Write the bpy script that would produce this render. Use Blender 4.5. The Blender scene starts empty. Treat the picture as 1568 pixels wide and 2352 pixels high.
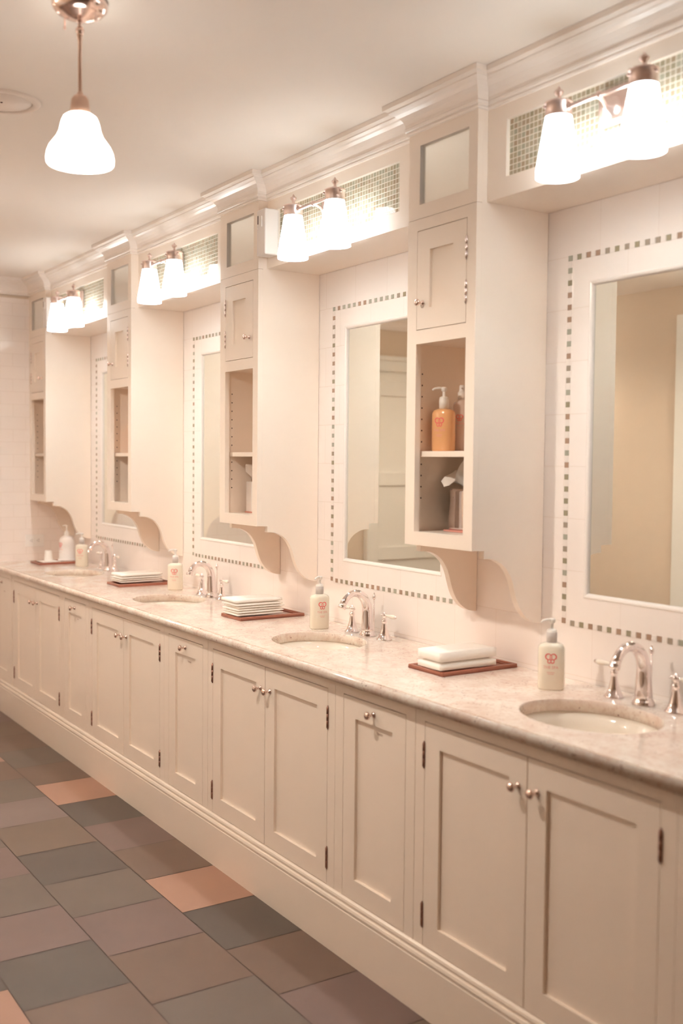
import bpy, bmesh, math, random
from mathutils import Vector, Matrix
random.seed(7)
C = bpy.context.scene.collection
PI = math.pi

# ------------------------------------------------------------------ layout (metres)
P = 1.2791; WT = .3208; DT = .2774; DS = .2402; DB = .51
ZB = 1.2416; ZS = 2.2328; ZC = 2.5831; ZCT = .868
X0 = [0, -P, -2*P, -3*P-.0476]          # right side of every wall cabinet
XB = [0, -P, -2*P, -3*P]                # the same for the base units
XL = -4.206; XR = 3.4; YF = -3.0

SCW = 4.7; PDW = 28
# ------------------------------------------------------------------ materials
def nodes(name):
    m = bpy.data.materials.new(name); m.use_nodes = True
    nt = m.node_tree; b = nt.nodes['Principled BSDF']
    return m, nt, b
def mat(name, col, rough=.5, metal=0, emit=None, es=0, trans=0, ior=1.45, spec=.5, noise=0, nscale=8, sss=0, coat=0):
    m, nt, b = nodes(name)
    b.inputs['Base Color'].default_value = (*col, 1)
    b.inputs['Roughness'].default_value = rough
    b.inputs['Metallic'].default_value = metal
    b.inputs['IOR'].default_value = ior
    b.inputs['Specular IOR Level'].default_value = spec
    b.inputs['Transmission Weight'].default_value = trans
    b.inputs['Coat Weight'].default_value = coat
    if emit:
        b.inputs['Emission Color'].default_value = (*emit, 1); b.inputs['Emission Strength'].default_value = es
    if sss:
        b.inputs['Subsurface Weight'].default_value = sss
        b.inputs['Subsurface Radius'].default_value = (.02, .015, .01)
    if noise:
        tc = nt.nodes.new('ShaderNodeTexCoord'); n = nt.nodes.new('ShaderNodeTexNoise')
        n.inputs['Scale'].default_value = nscale; n.inputs['Detail'].default_value = 5
        r = nt.nodes.new('ShaderNodeMapRange'); r.inputs['To Min'].default_value = 1-noise; r.inputs['To Max'].default_value = 1+noise
        h = nt.nodes.new('ShaderNodeMix'); h.data_type = 'RGBA'; h.blend_type = 'MULTIPLY'; h.inputs['Factor'].default_value = 1
        h.inputs['A'].default_value = (*col, 1)
        nt.links.new(tc.outputs['Object'], n.inputs['Vector']); nt.links.new(n.outputs['Fac'], r.inputs['Value'])
        nt.links.new(r.outputs['Result'], h.inputs['B']); nt.links.new(h.outputs['Result'], b.inputs['Base Color'])
    return m

def tile_mat(name, ax, ay, pu, pv, gu, gv, cols, grout, offu=0, offv=0, stagger=0, rough=.15, var=0, bump=.3, spec=.5):
    """square tiles laid on world axes ax, ay with pitch pu, pv and joint width gu, gv (metres)"""
    m, nt, b = nodes(name); N = nt.nodes.new; L = nt.links.new
    geo = N('ShaderNodeNewGeometry'); sep = N('ShaderNodeSeparateXYZ'); L(geo.outputs['Position'], sep.inputs[0])
    def math_(op, a, b_=None):
        n = N('ShaderNodeMath'); n.operation = op
        for k, v in ((0, a), (1, b_)):
            if v is None: continue
            if isinstance(v, (int, float)): n.inputs[k].default_value = v
            else: L(v, n.inputs[k])
        return n.outputs[0]
    u = math_('DIVIDE', math_('SUBTRACT', sep.outputs[ax], offu), pu)
    v = math_('DIVIDE', math_('SUBTRACT', sep.outputs[ay], offv), pv)
    fv = math_('FLOOR', v)
    if stagger:
        u = math_('ADD', u, math_('MULTIPLY', math_('MODULO', math_('ABSOLUTE', fv), 2), stagger))
    fu = math_('FLOOR', u)
    uu = math_('SUBTRACT', u, fu); vv = math_('SUBTRACT', v, fv)
    eu = math_('MULTIPLY', math_('MINIMUM', uu, math_('SUBTRACT', 1, uu)), pu)
    ev = math_('MULTIPLY', math_('MINIMUM', vv, math_('SUBTRACT', 1, vv)), pv)
    def ramp(e, g):
        r = N('ShaderNodeMapRange'); r.inputs['From Min'].default_value = g*.35; r.inputs['From Max'].default_value = g*.75
        L(e, r.inputs['Value']); return r.outputs['Result']
    mask = math_('MINIMUM', ramp(eu, gu), ramp(ev, gv))
    comb = N('ShaderNodeCombineXYZ'); L(fu, comb.inputs[0]); L(fv, comb.inputs[1])
    wn = N('ShaderNodeTexWhiteNoise'); L(comb.outputs[0], wn.inputs['Vector'])
    cr = N('ShaderNodeValToRGB'); cr.color_ramp.interpolation = 'LINEAR'
    els = cr.color_ramp.elements
    while len(els) < len(cols): els.new(.5)
    for k, c in enumerate(cols):
        els[k].position = k/max(1, len(cols)-1); els[k].color = (*c, 1)
    if len(cols) == 1: els[0].color = (*cols[0], 1); els[1].color = (*cols[0], 1)
    L(wn.outputs['Value'], cr.inputs['Fac'])
    mx = N('ShaderNodeMix'); mx.data_type = 'RGBA'; L(mask, mx.inputs['Factor'])
    mx.inputs['A'].default_value = (*grout, 1); L(cr.outputs['Color'], mx.inputs['B'])
    L(mx.outputs['Result'], b.inputs['Base Color'])
    b.inputs['Roughness'].default_value = rough; b.inputs['Specular IOR Level'].default_value = spec
    bp_ = N('ShaderNodeBump'); bp_.inputs['Strength'].default_value = bump; bp_.inputs['Distance'].default_value = .002
    L(mask, bp_.inputs['Height']); L(bp_.outputs['Normal'], b.inputs['Normal'])
    return m

def granite_mat():
    m, nt, b = nodes('granite'); N = nt.nodes.new; L = nt.links.new
    tc = N('ShaderNodeTexCoord')
    def noise(s, d=6, r=.6, dist=0):
        n = N('ShaderNodeTexNoise'); n.inputs['Scale'].default_value = s; n.inputs['Detail'].default_value = d
        n.inputs['Roughness'].default_value = r; n.inputs['Distortion'].default_value = dist
        L(tc.outputs['Object'], n.inputs['Vector']); return n.outputs['Fac']
    def mixc(fac, a, b_):
        x = N('ShaderNodeMix'); x.data_type = 'RGBA'
        for s, v in (('Factor', fac), ('A', a), ('B', b_)):
            if isinstance(v, tuple): x.inputs[s].default_value = (*v, 1)
            else: L(v, x.inputs[s])
        return x.outputs['Result']
    def rng(v, a, b_, lo=0, hi=1):
        r = N('ShaderNodeMapRange'); r.inputs['From Min'].default_value = a; r.inputs['From Max'].default_value = b_
        r.inputs['To Min'].default_value = lo; r.inputs['To Max'].default_value = hi; L(v, r.inputs['Value']); return r.outputs['Result']
    c = mixc(rng(noise(9, 8, .65, .6), .38, .70), (.84, .77, .69), (.70, .54, .45))
    c = mixc(rng(noise(70, 6, .7), .50, .68, 0, .75), c, (.60, .42, .34))
    v = N('ShaderNodeTexVoronoi'); v.inputs['Scale'].default_value = 95; L(tc.outputs['Object'], v.inputs['Vector'])
    spk = N('ShaderNodeMath'); spk.operation = 'MULTIPLY'
    L(rng(v.outputs['Distance'], .30, .10), spk.inputs[0]); L(rng(noise(26, 3), .54, .60), spk.inputs[1])
    c = mixc(spk.outputs[0], c, (.22, .07, .05))
    L(c, b.inputs['Base Color']); b.inputs['Roughness'].default_value = .12
    return m

M = {}
M['paint'] = mat('cream_paint', (.90, .803, .712), .32, noise=.01)
M['paint_in'] = M['paint']
M['trim'] = mat('white_trim_paint', (.90, .83, .775), .22)
M['ceil'] = mat('ceiling_paint', (.90, .84, .785), .7)
M['beige'] = mat('beige_wall_paint', (.72, .60, .48), .7)
M['stall'] = mat('offwhite_panel_paint', (.86, .84, .79), .4)
M['ceramic'] = mat('white_ceramic', (.86, .80, .755), .12)
M['porcelain'] = mat('porcelain', (.86, .79, .70), .08, sss=0)
M['plastic'] = mat('white_plastic', (.86, .82, .78), .3)
M['greyplastic'] = mat('grey_collar_plastic', (.62, .57, .55), .35)
M['chrome'] = mat('chrome', (.90, .83, .83), .06, 1)
M['rose'] = mat('satin_rose_metal', (.86, .70, .65), .36, .9)
M['nickel'] = mat('polished_nickel', (.88, .71, .65), .16, 1)
M['bronze'] = mat('hinge_metal', (.34, .19, .15), .3, 1)
M['steel'] = mat('pale_steel_hinge', (.80, .68, .64), .25, 1)
M['mirror'] = mat('mirror_glass', (.90, .91, .86), .012, 1)
M['pane'] = mat('pale_mirror_panel', (.95, .96, .92), .22, 1)
M['dark'] = mat('dark_gap', (.05, .03, .02), .8)
M['slot'] = mat('slot_dark', (.10, .06, .05), .6)
M['tray'] = mat('red_brown_lacquer', (.34, .12, .075), .18, noise=.25, nscale=30)
M['paper'] = mat('white_paper', (.90, .86, .81), .75)
M['tissue'] = mat('tissue_paper', (.88, .82, .77), .85)
M['red'] = mat('red_print', (.80, .13, .13), .5)
M['pinkprint'] = mat('pink_print', (.76, .34, .30), .5)
M['ink'] = mat('brown_ink', (.30, .14, .09), .6)
M['amber'] = mat('amber_liquid_soap', (.98, .54, .26), .15, trans=.2, coat=.5)
M['cream_soap'] = mat('pale_cream_soap', (.94, .87, .74), .2, trans=.08, coat=.5)
M['clear_soap'] = mat('pinkish_clear_spray', (.93, .76, .67), .15, trans=.35, coat=.5)
M['pearl'] = mat('pearl_white_plastic', (.82, .77, .74), .3)
M['shade'] = mat('glowing_opal_glass', (.95, .93, .90), .3, emit=(.93, .99, 1), es=5.9)
M['shade_p'] = mat('glowing_pendant_glass', (.95, .90, .85), .3, emit=(1, .98, .94), es=4.5)
M['shade_fill'] = mat('fill_pendant_glass', (.95, .90, .85), .3, emit=(1, .90, .78), es=15)  # strong glow for the added fill pendants
M['pink_base'] = mat('pink_acrylic', (.70, .32, .27), .25)
M['speaker'] = mat('ceiling_disc_paint', (.86, .77, .70), .6)
M['socket'] = mat('socket_cover_metal', (.72, .52, .42), .28, .85)
M['granite'] = granite_mat()
M['walltile'] = tile_mat('glossy_wall_tile', 0, 2, .205, .1515, .0012, .0018, [(.90, .835, .795), (.89, .82, .78)], (.82, .73, .67), offu=.0, offv=1.184, stagger=.5, rough=.1, bump=.25)
M['subway'] = tile_mat('glossy_subway_tile', 1, 2, .1524, .0765, .0022, .0022, [(.89, .81, .76), (.875, .795, .745)], (.80, .71, .65), offu=-.303, offv=.909, stagger=.5, rough=.1, bump=.35)
M['mosaic'] = tile_mat('glass_mosaic', 0, 2, .01575, .0157, .0021, .0021, [(.36, .32, .22), (.46, .39, .27), (.42, .32, .22), (.50, .47, .36), (.38, .37, .28)], (.86, .82, .72), offu=.078, offv=2.288, rough=.08, bump=.3)
GL = [mat('glass_square_%s' % n, c, .1) for n, c in (('olive', (.33, .29, .20)), ('sage', (.40, .39, .32)), ('rust', (.40, .27, .20)), ('taupe', (.36, .30, .24)))]
SL = {}
def slate(key, col, n=.16):
    SL[key] = mat('slate_'+key, (col[0]*.50, col[1]*.50, col[2]*.52), .42, noise=n, nscale=5)
slate('b', (.29, .19, .135)); slate('g', (.182, .145, .115)); slate('m', (.32, .215, .18)); slate('t', (.30, .21, .15))
slate('p', (.70, .40, .28), .06); slate('o', (.26, .20, .155)); slate('l', (.37, .27, .235)); slate('x', (.17, .11, .08))

# ------------------------------------------------------------------ mesh helpers
class MB:
    def __init__(s): s.bm = bmesh.new(); s.mats = []
    def mi(s, m):
        if m not in s.mats: s.mats.append(m)
        return s.mats.index(m)
    def box(s, x0, x1, y0, y1, z0, z1, m, bev=0, seg=2):
        k = s.mi(m); vs = [s.bm.verts.new((x, y, z)) for x in (x0, x1) for y in (y0, y1) for z in (z0, z1)]
        fs = [s.bm.faces.new([vs[i] for i in q]) for q in ((0, 1, 3, 2), (4, 6, 7, 5), (0, 4, 5, 1), (2, 3, 7, 6), (0, 2, 6, 4), (1, 5, 7, 3))]
        for f in fs: f.material_index = k
        if bev:
            es = set(e for f in fs for e in f.edges)
            r = bmesh.ops.bevel(s.bm, geom=list(es), offset=bev, segments=seg, profile=.5, affect='EDGES')
            for f in r['faces']: f.material_index = k; f.smooth = True
        return s
    def lathe(s, prof, m, c=(0, 0, 0), n=24, M4=None, smooth=True, sx=1, sy=1):
        """prof: (r, z) list bottom to top"""
        k = s.mi(m); rings = []
        T = M4 or Matrix.Translation(c)
        for r, z in prof:
            if r < 1e-6: rings.append([s.bm.verts.new(T @ Vector((0, 0, z)))])
            else: rings.append([s.bm.verts.new(T @ Vector((r*math.cos(2*PI*i/n)*sx, r*math.sin(2*PI*i/n)*sy, z))) for i in range(n)])
        for a, b in zip(rings, rings[1:]):
            for i in range(n):
                j = (i+1) % n
                if len(a) == 1 and len(b) == 1: continue
                if len(a) == 1: f = s.bm.faces.new((a[0], b[j], b[i]))
                elif len(b) == 1: f = s.bm.faces.new((a[i], a[j], b[0]))
                else: f = s.bm.faces.new((a[i], a[j], b[j], b[i]))
                f.material_index = k; f.smooth = smooth
        return s
    def tube(s, pts, rad, m, n=12, cap=True, flat=1):
        k = s.mi(m); pts = [Vector(p) for p in pts]
        if not isinstance(rad, (list, tuple)): rad = [rad]*len(pts)
        rings = []; up = None
        for i, p in enumerate(pts):
            d = (pts[min(i+1, len(pts)-1)]-pts[max(i-1, 0)]).normalized()
            if up is None:
                up = Vector((0, 0, 1)) if abs(d.z) < .9 else Vector((1, 0, 0))
            a = d.cross(up).normalized(); b = a.cross(d).normalized(); up = b
            rings.append([s.bm.verts.new(p+rad[i]*(math.cos(2*PI*j/n)*a+math.sin(2*PI*j/n)*b)) for j in range(n)])
        for A, B in zip(rings, rings[1:]):
            for j in range(n):
                l = (j+1) % n; f = s.bm.faces.new((A[j], A[l], B[l], B[j])); f.material_index = k; f.smooth = True
        if cap:
            f = s.bm.faces.new(list(reversed(rings[0]))); f.material_index = k
            f = s.bm.faces.new(rings[-1]); f.material_index = k
        return s
    def prism(s, poly, axis, a, b, m, smooth=False):
        """extrude a 2-d outline: axis 'x' takes (y,z), 'z' takes (x,y)"""
        k = s.mi(m)
        f3 = (lambda u, v, w: (w, u, v)) if axis == 'x' else ((lambda u, v, w: (u, v, w)) if axis == 'z' else (lambda u, v, w: (u, w, v)))
        A = [s.bm.verts.new(f3(u, v, a)) for u, v in poly]; B = [s.bm.verts.new(f3(u, v, b)) for u, v in poly]
        n = len(poly)
        for i in range(n):
            j = (i+1) % n; f = s.bm.faces.new((A[i], A[j], B[j], B[i])); f.material_index = k; f.smooth = smooth
        for q in (A, B):
            f = s.bm.faces.new(q); f.material_index = k
        return s
    def sphere(s, c, r, m, n=14, sz=1):
        prof = [(r*math.sin(PI*i/8), -r*sz*math.cos(PI*i/8)) for i in range(9)]
        prof[0] = (0, -r*sz); prof[-1] = (0, r*sz)
        return s.lathe(prof, m, c, n)
    def face(s, pts, m, smooth=False):
        f = s.bm.faces.new([s.bm.verts.new(p) for p in pts]); f.material_index = s.mi(m); f.smooth = smooth; return s
ANCH = {}
def obj(name, mb, parent=None, kind=None, recalc=True):
    if recalc: bmesh.ops.recalc_face_normals(mb.bm, faces=mb.bm.faces[:])
    a = ANCH.get(parent.name, Vector((0, 0, 0))) if parent else Vector((0, 0, 0))
    if a.length: bmesh.ops.translate(mb.bm, verts=mb.bm.verts[:], vec=-a)
    me = bpy.data.meshes.new(name); mb.bm.to_mesh(me); mb.bm.free()
    for m in mb.mats: me.materials.append(m)
    o = bpy.data.objects.new(name, me); C.objects.link(o)
    if parent: o.parent = parent; ANCH[o.name] = a
    if kind: o['kind'] = kind
    return o
def thing(name, label, cat, loc=(0, 0, 0), anchor=(0, 0, 0), group=None, rot=0):
    """Empty at the thing's base; parts are built in module coordinates whose point `anchor` sits on the Empty"""
    o = bpy.data.objects.new(name, None); C.objects.link(o); o.location = loc; o.rotation_euler = (0, 0, rot)
    o.empty_display_size = .05
    ANCH[o.name] = Vector(anchor); tag(o, label, cat, group); return o
def tag(o, label, cat, group=None):
    o['label'] = label; o['category'] = cat
    if group: o['group'] = group
    return o
def top(name, mb, label, cat, loc, anchor=(0, 0, 0), group=None, rot=0):
    """a thing that is one mesh"""
    bmesh.ops.translate(mb.bm, verts=mb.bm.verts[:], vec=-Vector(anchor))
    o = obj(name, mb); o.location = loc; o.rotation_euler = (0, 0, rot); return tag(o, label, cat, group)
def dup(root, loc, label, group=None, rot=None, drop=()):
    r = root.copy(); C.objects.link(r); r.location = loc; r['label'] = label
    if group: r['group'] = group
    if rot is not None: r.rotation_euler = (0, 0, rot)
    for ch in list(root.children):
        if ch.name.split('.')[0] in drop: continue
        c = ch.copy(); C.objects.link(c); c.parent = r
        for g in ch.children:
            d = g.copy(); C.objects.link(d); d.parent = c
    return r
def text_mesh(txt, size, font_bold=False):
    cu = bpy.data.curves.new('t', 'FONT'); cu.body = txt; cu.size = size; cu.align_x = 'CENTER'; cu.resolution_u = 3
    o = bpy.data.objects.new('t', cu); C.objects.link(o)
    dg = bpy.context.evaluated_depsgraph_get(); dg.update()
    me = bpy.data.meshes.new_from_object(o.evaluated_get(dg))
    bpy.data.objects.remove(o); bpy.data.curves.remove(cu); return me

# ------------------------------------------------------------------ setting
b = MB()
rowA = dict(y0=-.792, y1=-.45, x=[-4.4, -4.03, -3.71, -3.39, -3.075, -2.76, -2.44, -2.119, -1.80, -1.478, -1.155, -.834, -.517, -.197, .123, .443, .763, 1.083, 1.4, 1.72, 2.04, 2.36, 2.68, 3.0, 3.4], c='omtbobpgmbpgbmtbobmpgtmb')
rowB = dict(y0=-1.112, y1=-.792, x=[-4.4, -4.18, -3.86, -3.54, -3.22, -2.91, -2.59, -2.27, -1.955, -1.617, -1.294, -.983, -.667, -.333, -.01, .31, .63, .95, 1.27, 1.59, 1.91, 2.23, 2.55, 2.87, 3.4], c='tobmpbolt'+'gombombtpombtmob')
rowC = dict(y0=-1.42, y1=-1.112, x=[-4.4, -4.02, -3.7, -3.38, -3.06, -2.69, -2.37, -2.05, -1.74, -1.43, -1.109, -.803, -.483, -.16, .16, .48, .8, 1.12, 1.44, 1.76, 2.08, 2.4, 2.72, 3.04, 3.4], c='bgtmpbtomomgbtmobgtmbotb')
rowD = dict(y0=-1.74, y1=-1.42, x=[-4.4, -4.18, -3.86, -3.54, -3.22, -2.9, -2.58, -2.26, -1.94, -1.62, -1.3, -.94, -.627, -.30, .02, .34, .66, .98, 1.3, 1.62, 1.94, 2.26, 2.58, 2.9, 3.4], c='tbogmtbobmtg'+'pbtmogbtmobt')
rows = [rowA, rowB, rowC, rowD]
cyc = 'bmtogbpmtb'
for k in range(6):
    y1 = -1.74-.32*k; xs = [-4.4]+[-4.2+.32*j+(.16 if k % 2 else 0) for j in range(1, 24)]+[3.5]
    rows.append(dict(y0=y1-.32, y1=y1, x=xs, c=''.join(cyc[(j*3+k*2+j//4) % 10] for j in range(len(xs)))))
g = .0016
for rw in rows:
    for j in range(len(rw['x'])-1):
        x0, x1 = rw['x'][j], rw['x'][j+1]; c = rw['c'][j] if j < len(rw['c']) else 'b'
        b.face([(x0+g, rw['y0']+g, 0), (x1-g, rw['y0']+g, 0), (x1-g, rw['y1']-g, 0), (x0+g, rw['y1']-g, 0)], SL[c])
b.face([(XL-.2, -3.7, -.0015), (3.5, -3.7, -.0015), (3.5, .1, -.0015), (XL-.2, .1, -.0015)], SL['x'])
b.box(XL-.2, 3.5, -3.7, .1, -.12, -.01, SL['x'])
obj('floor', b, kind='structure')

b = MB(); b.box(XL-.2, XR+.1, YF-.1, .1, ZC, ZC+.1, M['ceil']); obj('ceiling', b, kind='structure')
# back wall with the dotted glass borders set into it
MOFF = [0, .0152, .0246, .0015]
GX0, GX1, GZ0, GZ1, GY = .1810, .7680, 1.1230, 2.0000, .0085
GW = .0105
b = MB(); wt = M['walltile']; xs_ = XL-.1
b.box(XL-.1, XR+.1, GY+.004, .1, 0, ZC, wt)
for i in (3, 2, 1, 0):
    a_, c_ = X0[i]+MOFF[i]+GX0-GW, X0[i]+MOFF[i]+GX1+GW
    b.box(xs_, a_, 0, GY+.004, 0, ZC, wt); b.box(a_, c_, 0, GY+.004, 0, GZ0-GW, wt); b.box(a_, c_, 0, GY+.004, GZ1+GW, ZC, wt); xs_ = c_
b.box(xs_, XR+.1, 0, GY+.004, 0, ZC, wt)
def border(x0):
    xa, xb, za, zb = x0+.092, x0+.868, 1.035, 2.087; h = .0078; d = -.0012
    n = 30; dz = (zb-za)/n; nx = 22; dx = (xb-xa)/nx
    def sq(cx, cz, m, hh=h): b.box(cx-hh, cx+hh, d, .001, cz-hh, cz+hh, m)
    for k in range(n+1):
        for xx in (xa, xb):
            sq(xx, za+k*dz, random.choice(GL))
            if k < n: sq(xx, za+(k+.5)*dz, M['ceramic'], .0074)
    for k in range(nx+1):
        for zz in (za-.004, zb):
            if 0 < k < nx: sq(xa+k*dx, zz, random.choice(GL))
            if k < nx: sq(xa+(k+.5)*dx, zz, M['ceramic'], .0074)
    # thin joint lines each side of the strip
    for s in (-.0115, .0115):
        for xx in (xa+s, xb-s): b.box(xx-.0006, xx+.0006, -.0004, .001, za-.0115, zb+.0115, M['trim'])
for i in range(4): border(X0[i]+MOFF[i])
obj('wall_back', b, kind='structure')
b = MB(); b.box(XL-.1, XL, YF-.1, 0, 0, ZC, M['beige'])
b.box(XL, XL+.006, -1.9, -.0, .0, 2.47, M['subway'])
obj('wall_left', b, kind='structure')
XLT = XL+.006
b = MB(); b.box(XL-.1, XR+.1, YF-.1, YF, 0, ZC, M['beige']); obj('wall_front', b, kind='structure')
b = MB(); b.box(XR, XR+.1, YF, 0, 0, ZC, M['beige']); obj('wall_right', b, kind='structure')

# panelled door on the far wall (seen in the second mirror)
b = MB()
b.box(XL, XL+.035, -2.99, -2.23, 0, 2.24, M['stall'])
obj_d = None
dz = MB()
def leaf(bb, y0, y1, z0, z1, rails):
    st = .035; x1 = XL+.055; x0 = XL+.035
    bb.box(x0, x1, y0, y0+st, z0, z1, M['stall'], .004); bb.box(x0, x1, y1-st, y1, z0, z1, M['stall'], .004)
    for a, c in rails: bb.box(x0, x1, y0+st, y1-st, a, c, M['stall'], .004)
leaf(b, -2.96, -2.27, .01, 2.15, [(.01, .2), (.76, .86), (1.32, 1.42), (1.99, 2.10)])
door = obj('door_1', b, kind='structure')
b = MB()
b.box(XL, XL+.06, -2.27, -2.20, 0, 2.17, M['stall'], .005); b.box(XL, XL+.06, -2.995, -2.96, 0, 2.17, M['stall'], .005)
b.box(XL, XL+.075, -2.995, -2.18, 2.17, 2.27, M['stall'], .008); b.box(XL, XL+.095, -2.995, -2.16, 2.25, 2.285, M['stall'], .006)
obj('door_casing', b, door)
b = MB(); b.sphere((XL+.10, -2.90, 1.02), .026, M['nickel']); b.tube([(XL+.052, -2.90, 1.02), (XL+.10, -2.90, 1.02)], .009, M['nickel'])
obj('door_knob', b, door)

# second door on the opposite wall; its casing shows at the edge of the nearest mirror
b = MB(); b.box(-1.865, -0.965, YF, YF+.03, 0, 2.30, M['stall'])
for a_, c_ in ((.02, .22), (1.0, 1.1), (2.15, 2.28)): b.box(-1.745, -1.085, YF+.03, YF+.045, a_, c_, M['stall'], .004)
for a_, c_ in ((-1.855, -1.745), (-1.085, -0.975)): b.box(a_, c_, YF+.03, YF+.045, .02, 2.28, M['stall'], .004)
door = obj('door_2', b, kind='structure')
b = MB(); b.box(-1.975, -1.865, YF, YF+.05, 0, 2.40, M['stall'], .005); b.box(-0.965, -0.855, YF, YF+.05, 0, 2.40, M['stall'], .005); b.box(-1.865, -0.965, YF, YF+.05, 2.30, 2.40, M['stall'], .005)
obj('door_casing', b, door)
b = MB(); b.sphere((-1.035, YF+.10, 1.02), .026, M['nickel']); b.tube([(-1.035, YF+.045, 1.02), (-1.035, YF+.10, 1.02)], .009, M['nickel']); obj('door_knob', b, door)

# crown moulding: profile swept along the stepped line of cabinets and bays
prof = [(0, 2.487), (.007, 2.487), (.009, 2.492), (.006, 2.497), (.011, 2.500), (.0125, 2.507), (.009, 2.512), (.010, 2.520), (.015, 2.532),
        (.024, 2.543), (.034, 2.550), (.040, 2.553), (.044, 2.556), (.048, 2.559), (.048, 2.563), (.053, 2.565), (.061, 2.568), (.061, ZC-.0005), (0, ZC-.0005)]
path = [(XLT, YF), (XLT, -DT)]
path += [(X0[3], -DT), (X0[3], -DS)]
for i in (2, 1, 0): path += [(X0[i]-WT, -DS), (X0[i]-WT, -DT), (X0[i], -DT), (X0[i], -DS)]
path += [(P-WT, -DS), (P-WT, -DT), (P, -DT), (P, 0)]
def sweep(bb, path, prof, m):
    k = bb.mi(m); nrm = []
    for a, c in zip(path, path[1:]):
        dx, dy = c[0]-a[0], c[1]-a[1]; l = math.hypot(dx, dy); nrm.append((dy/l, -dx/l))
    for i in range(len(path)-1):
        def off(j, d):
            n0 = nrm[j-1] if j > 0 else nrm[j]; n1 = nrm[j] if j < len(nrm) else nrm[j-1]
            if abs(n0[0]-n1[0])+abs(n0[1]-n1[1]) < 1e-6: nx, ny = n0
            else: nx, ny = n0[0]+n1[0], n0[1]+n1[1]
            return path[j][0]+nx*d, path[j][1]+ny*d
        A = [bb.bm.verts.new((*off(i, d), z)) for d, z in prof]; B = [bb.bm.verts.new((*off(i+1, d), z)) for d, z in prof]
        for j in range(len(prof)-1):
            f = bb.bm.faces.new((A[j], A[j+1], B[j+1], B[j])); f.material_index = k; f.smooth = 2 < j < 15
b = MB(); sweep(b, path, prof, M['trim']); o = obj('trim_1', b, kind='structure', recalc=False)
for f in o.data.polygons: f.use_smooth = False
mod = o.modifiers.new('ws', 'EDGE_SPLIT'); mod.split_angle = math.radians(40)

# soffit boxes over each basin with their inset mosaic
b0 = None
def soffit(i, xa, xb, x0):
    b = MB(); m = M['paint']; ma, mb_, za, zb = x0+.0775, x0+.8575, 2.2875, 2.4445
    b.box(xa, ma, -DS, -DS+.02, ZS, 2.50, m); b.box(mb_, xb, -DS, -DS+.02, ZS, 2.50, m)
    b.box(ma, mb_, -DS, -DS+.02, ZS, za, m); b.box(ma, mb_, -DS, -DS+.02, zb, 2.50, m)
    b.box(xa, xb, -DS+.02, -.002, ZS, ZS+.018, m)
    o = obj('trim_%d' % (i+2), b, kind='structure')
    q = MB(); q.box(ma-.002, mb_+.002, -DS+.012, -DS+.019, za-.002, zb+.002, M['mosaic']); obj('mosaic_panel', q, o)
for i in range(4):
    xa = X0[i]+.0005; xb = (X0[i-1] if i else P)-WT-.0005
    soffit(i, xa, xb, X0[i])

# ------------------------------------------------------------------ wall cabinets
SC = [(-.231, 1.2405), (-.231, 1.2175), (-.209, 1.2165), (-.195, 1.2145), (-.179, 1.2085), (-.165, 1.2015), (-.153, 1.193), (-.141, 1.181), (-.130, 1.165), (-.122, 1.151), (-.117, 1.138),
      (-.112, 1.121), (-.107, 1.104), (-.101, 1.088), (-.093, 1.071), (-.083, 1.056), (-.071, 1.043), (-.060, 1.034), (-.048, 1.0265), (-.036, 1.021), (-.024, 1.0175), (-.012, 1.0155), (-.002, 1.015)]
def side_panel(x0, x1, holes):
    b = MB(); b.prism([(-DT+.02, 2.50), (-DT+.02, ZB)]+SC+[(-.002, 2.50)], 'x', x0, x1, M['paint'])
    if holes:
        for yy in (-.234, -.055):
            for k in range(12):
                z = 1.767-k*.0348; T = Matrix.Translation((x1+.0004, yy, z)) @ Matrix.Rotation(PI/2, 4, 'Y')
                b.lathe([(0, 0), (.0027, 0)], M['slot'], M4=T, n=10)
    return b
def shaker(x0, x1, z0, z1, yf, th, sx, sz0, sz1, rec=.010, m=None):
    m = m or M['paint']; b = MB()
    b.box(x0, x0+sx, yf, yf+th, z0, z1, m); b.box(x1-sx, x1, yf, yf+th, z0, z1, m)
    b.box(x0+sx, x1-sx, yf, yf+th, z0, z0+sz0, m); b.box(x0+sx, x1-sx, yf, yf+th, z1-sz1, z1, m)
    b.box(x0+sx-.002, x1-sx+.002, yf+rec, yf+th-.002, z0+sz0-.002, z1-sz1+.002, m)
    return b
def knob_mb(x, yf, z, s=1, m=None):
    m = m or M['nickel']; T = Matrix.Translation((x, yf, z)) @ Matrix.Rotation(PI/2, 4, 'X')
    b = MB()
    b.lathe([(0, 0), (.0095*s, 0), (.0095*s, .002*s), (.007*s, .004*s), (.0042*s, .008*s), (.0038*s, .014*s), (.006*s, .018*s), (.011*s, .021*s), (.0128*s, .025*s), (.011*s, .0295*s), (.006*s, .032*s), (0, .033*s)], m, M4=T, n=20)
    return b
def hinge_mb(x, yf, z0, z1, m, r=.0046):
    b = MB(); c = (x, yf-.001, 0)
    b.lathe([(0, z0-.006), (r*.55, z0-.004), (r*.5, z0-.001), (r, z0), (r, z0+(z1-z0)*.33), (r*.85, z0+(z1-z0)*.335), (r*.85, z0+(z1-z0)*.345), (r, z0+(z1-z0)*.35), (r, z0+(z1-z0)*.65), (r*.85, z0+(z1-z0)*.655), (r*.85, z0+(z1-z0)*.665), (r, z0+(z1-z0)*.67), (r, z1), (r*.5, z1+.001), (r*.55, z1+.004), (0, z1+.006)], m, c, n=12)
    return b
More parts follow.
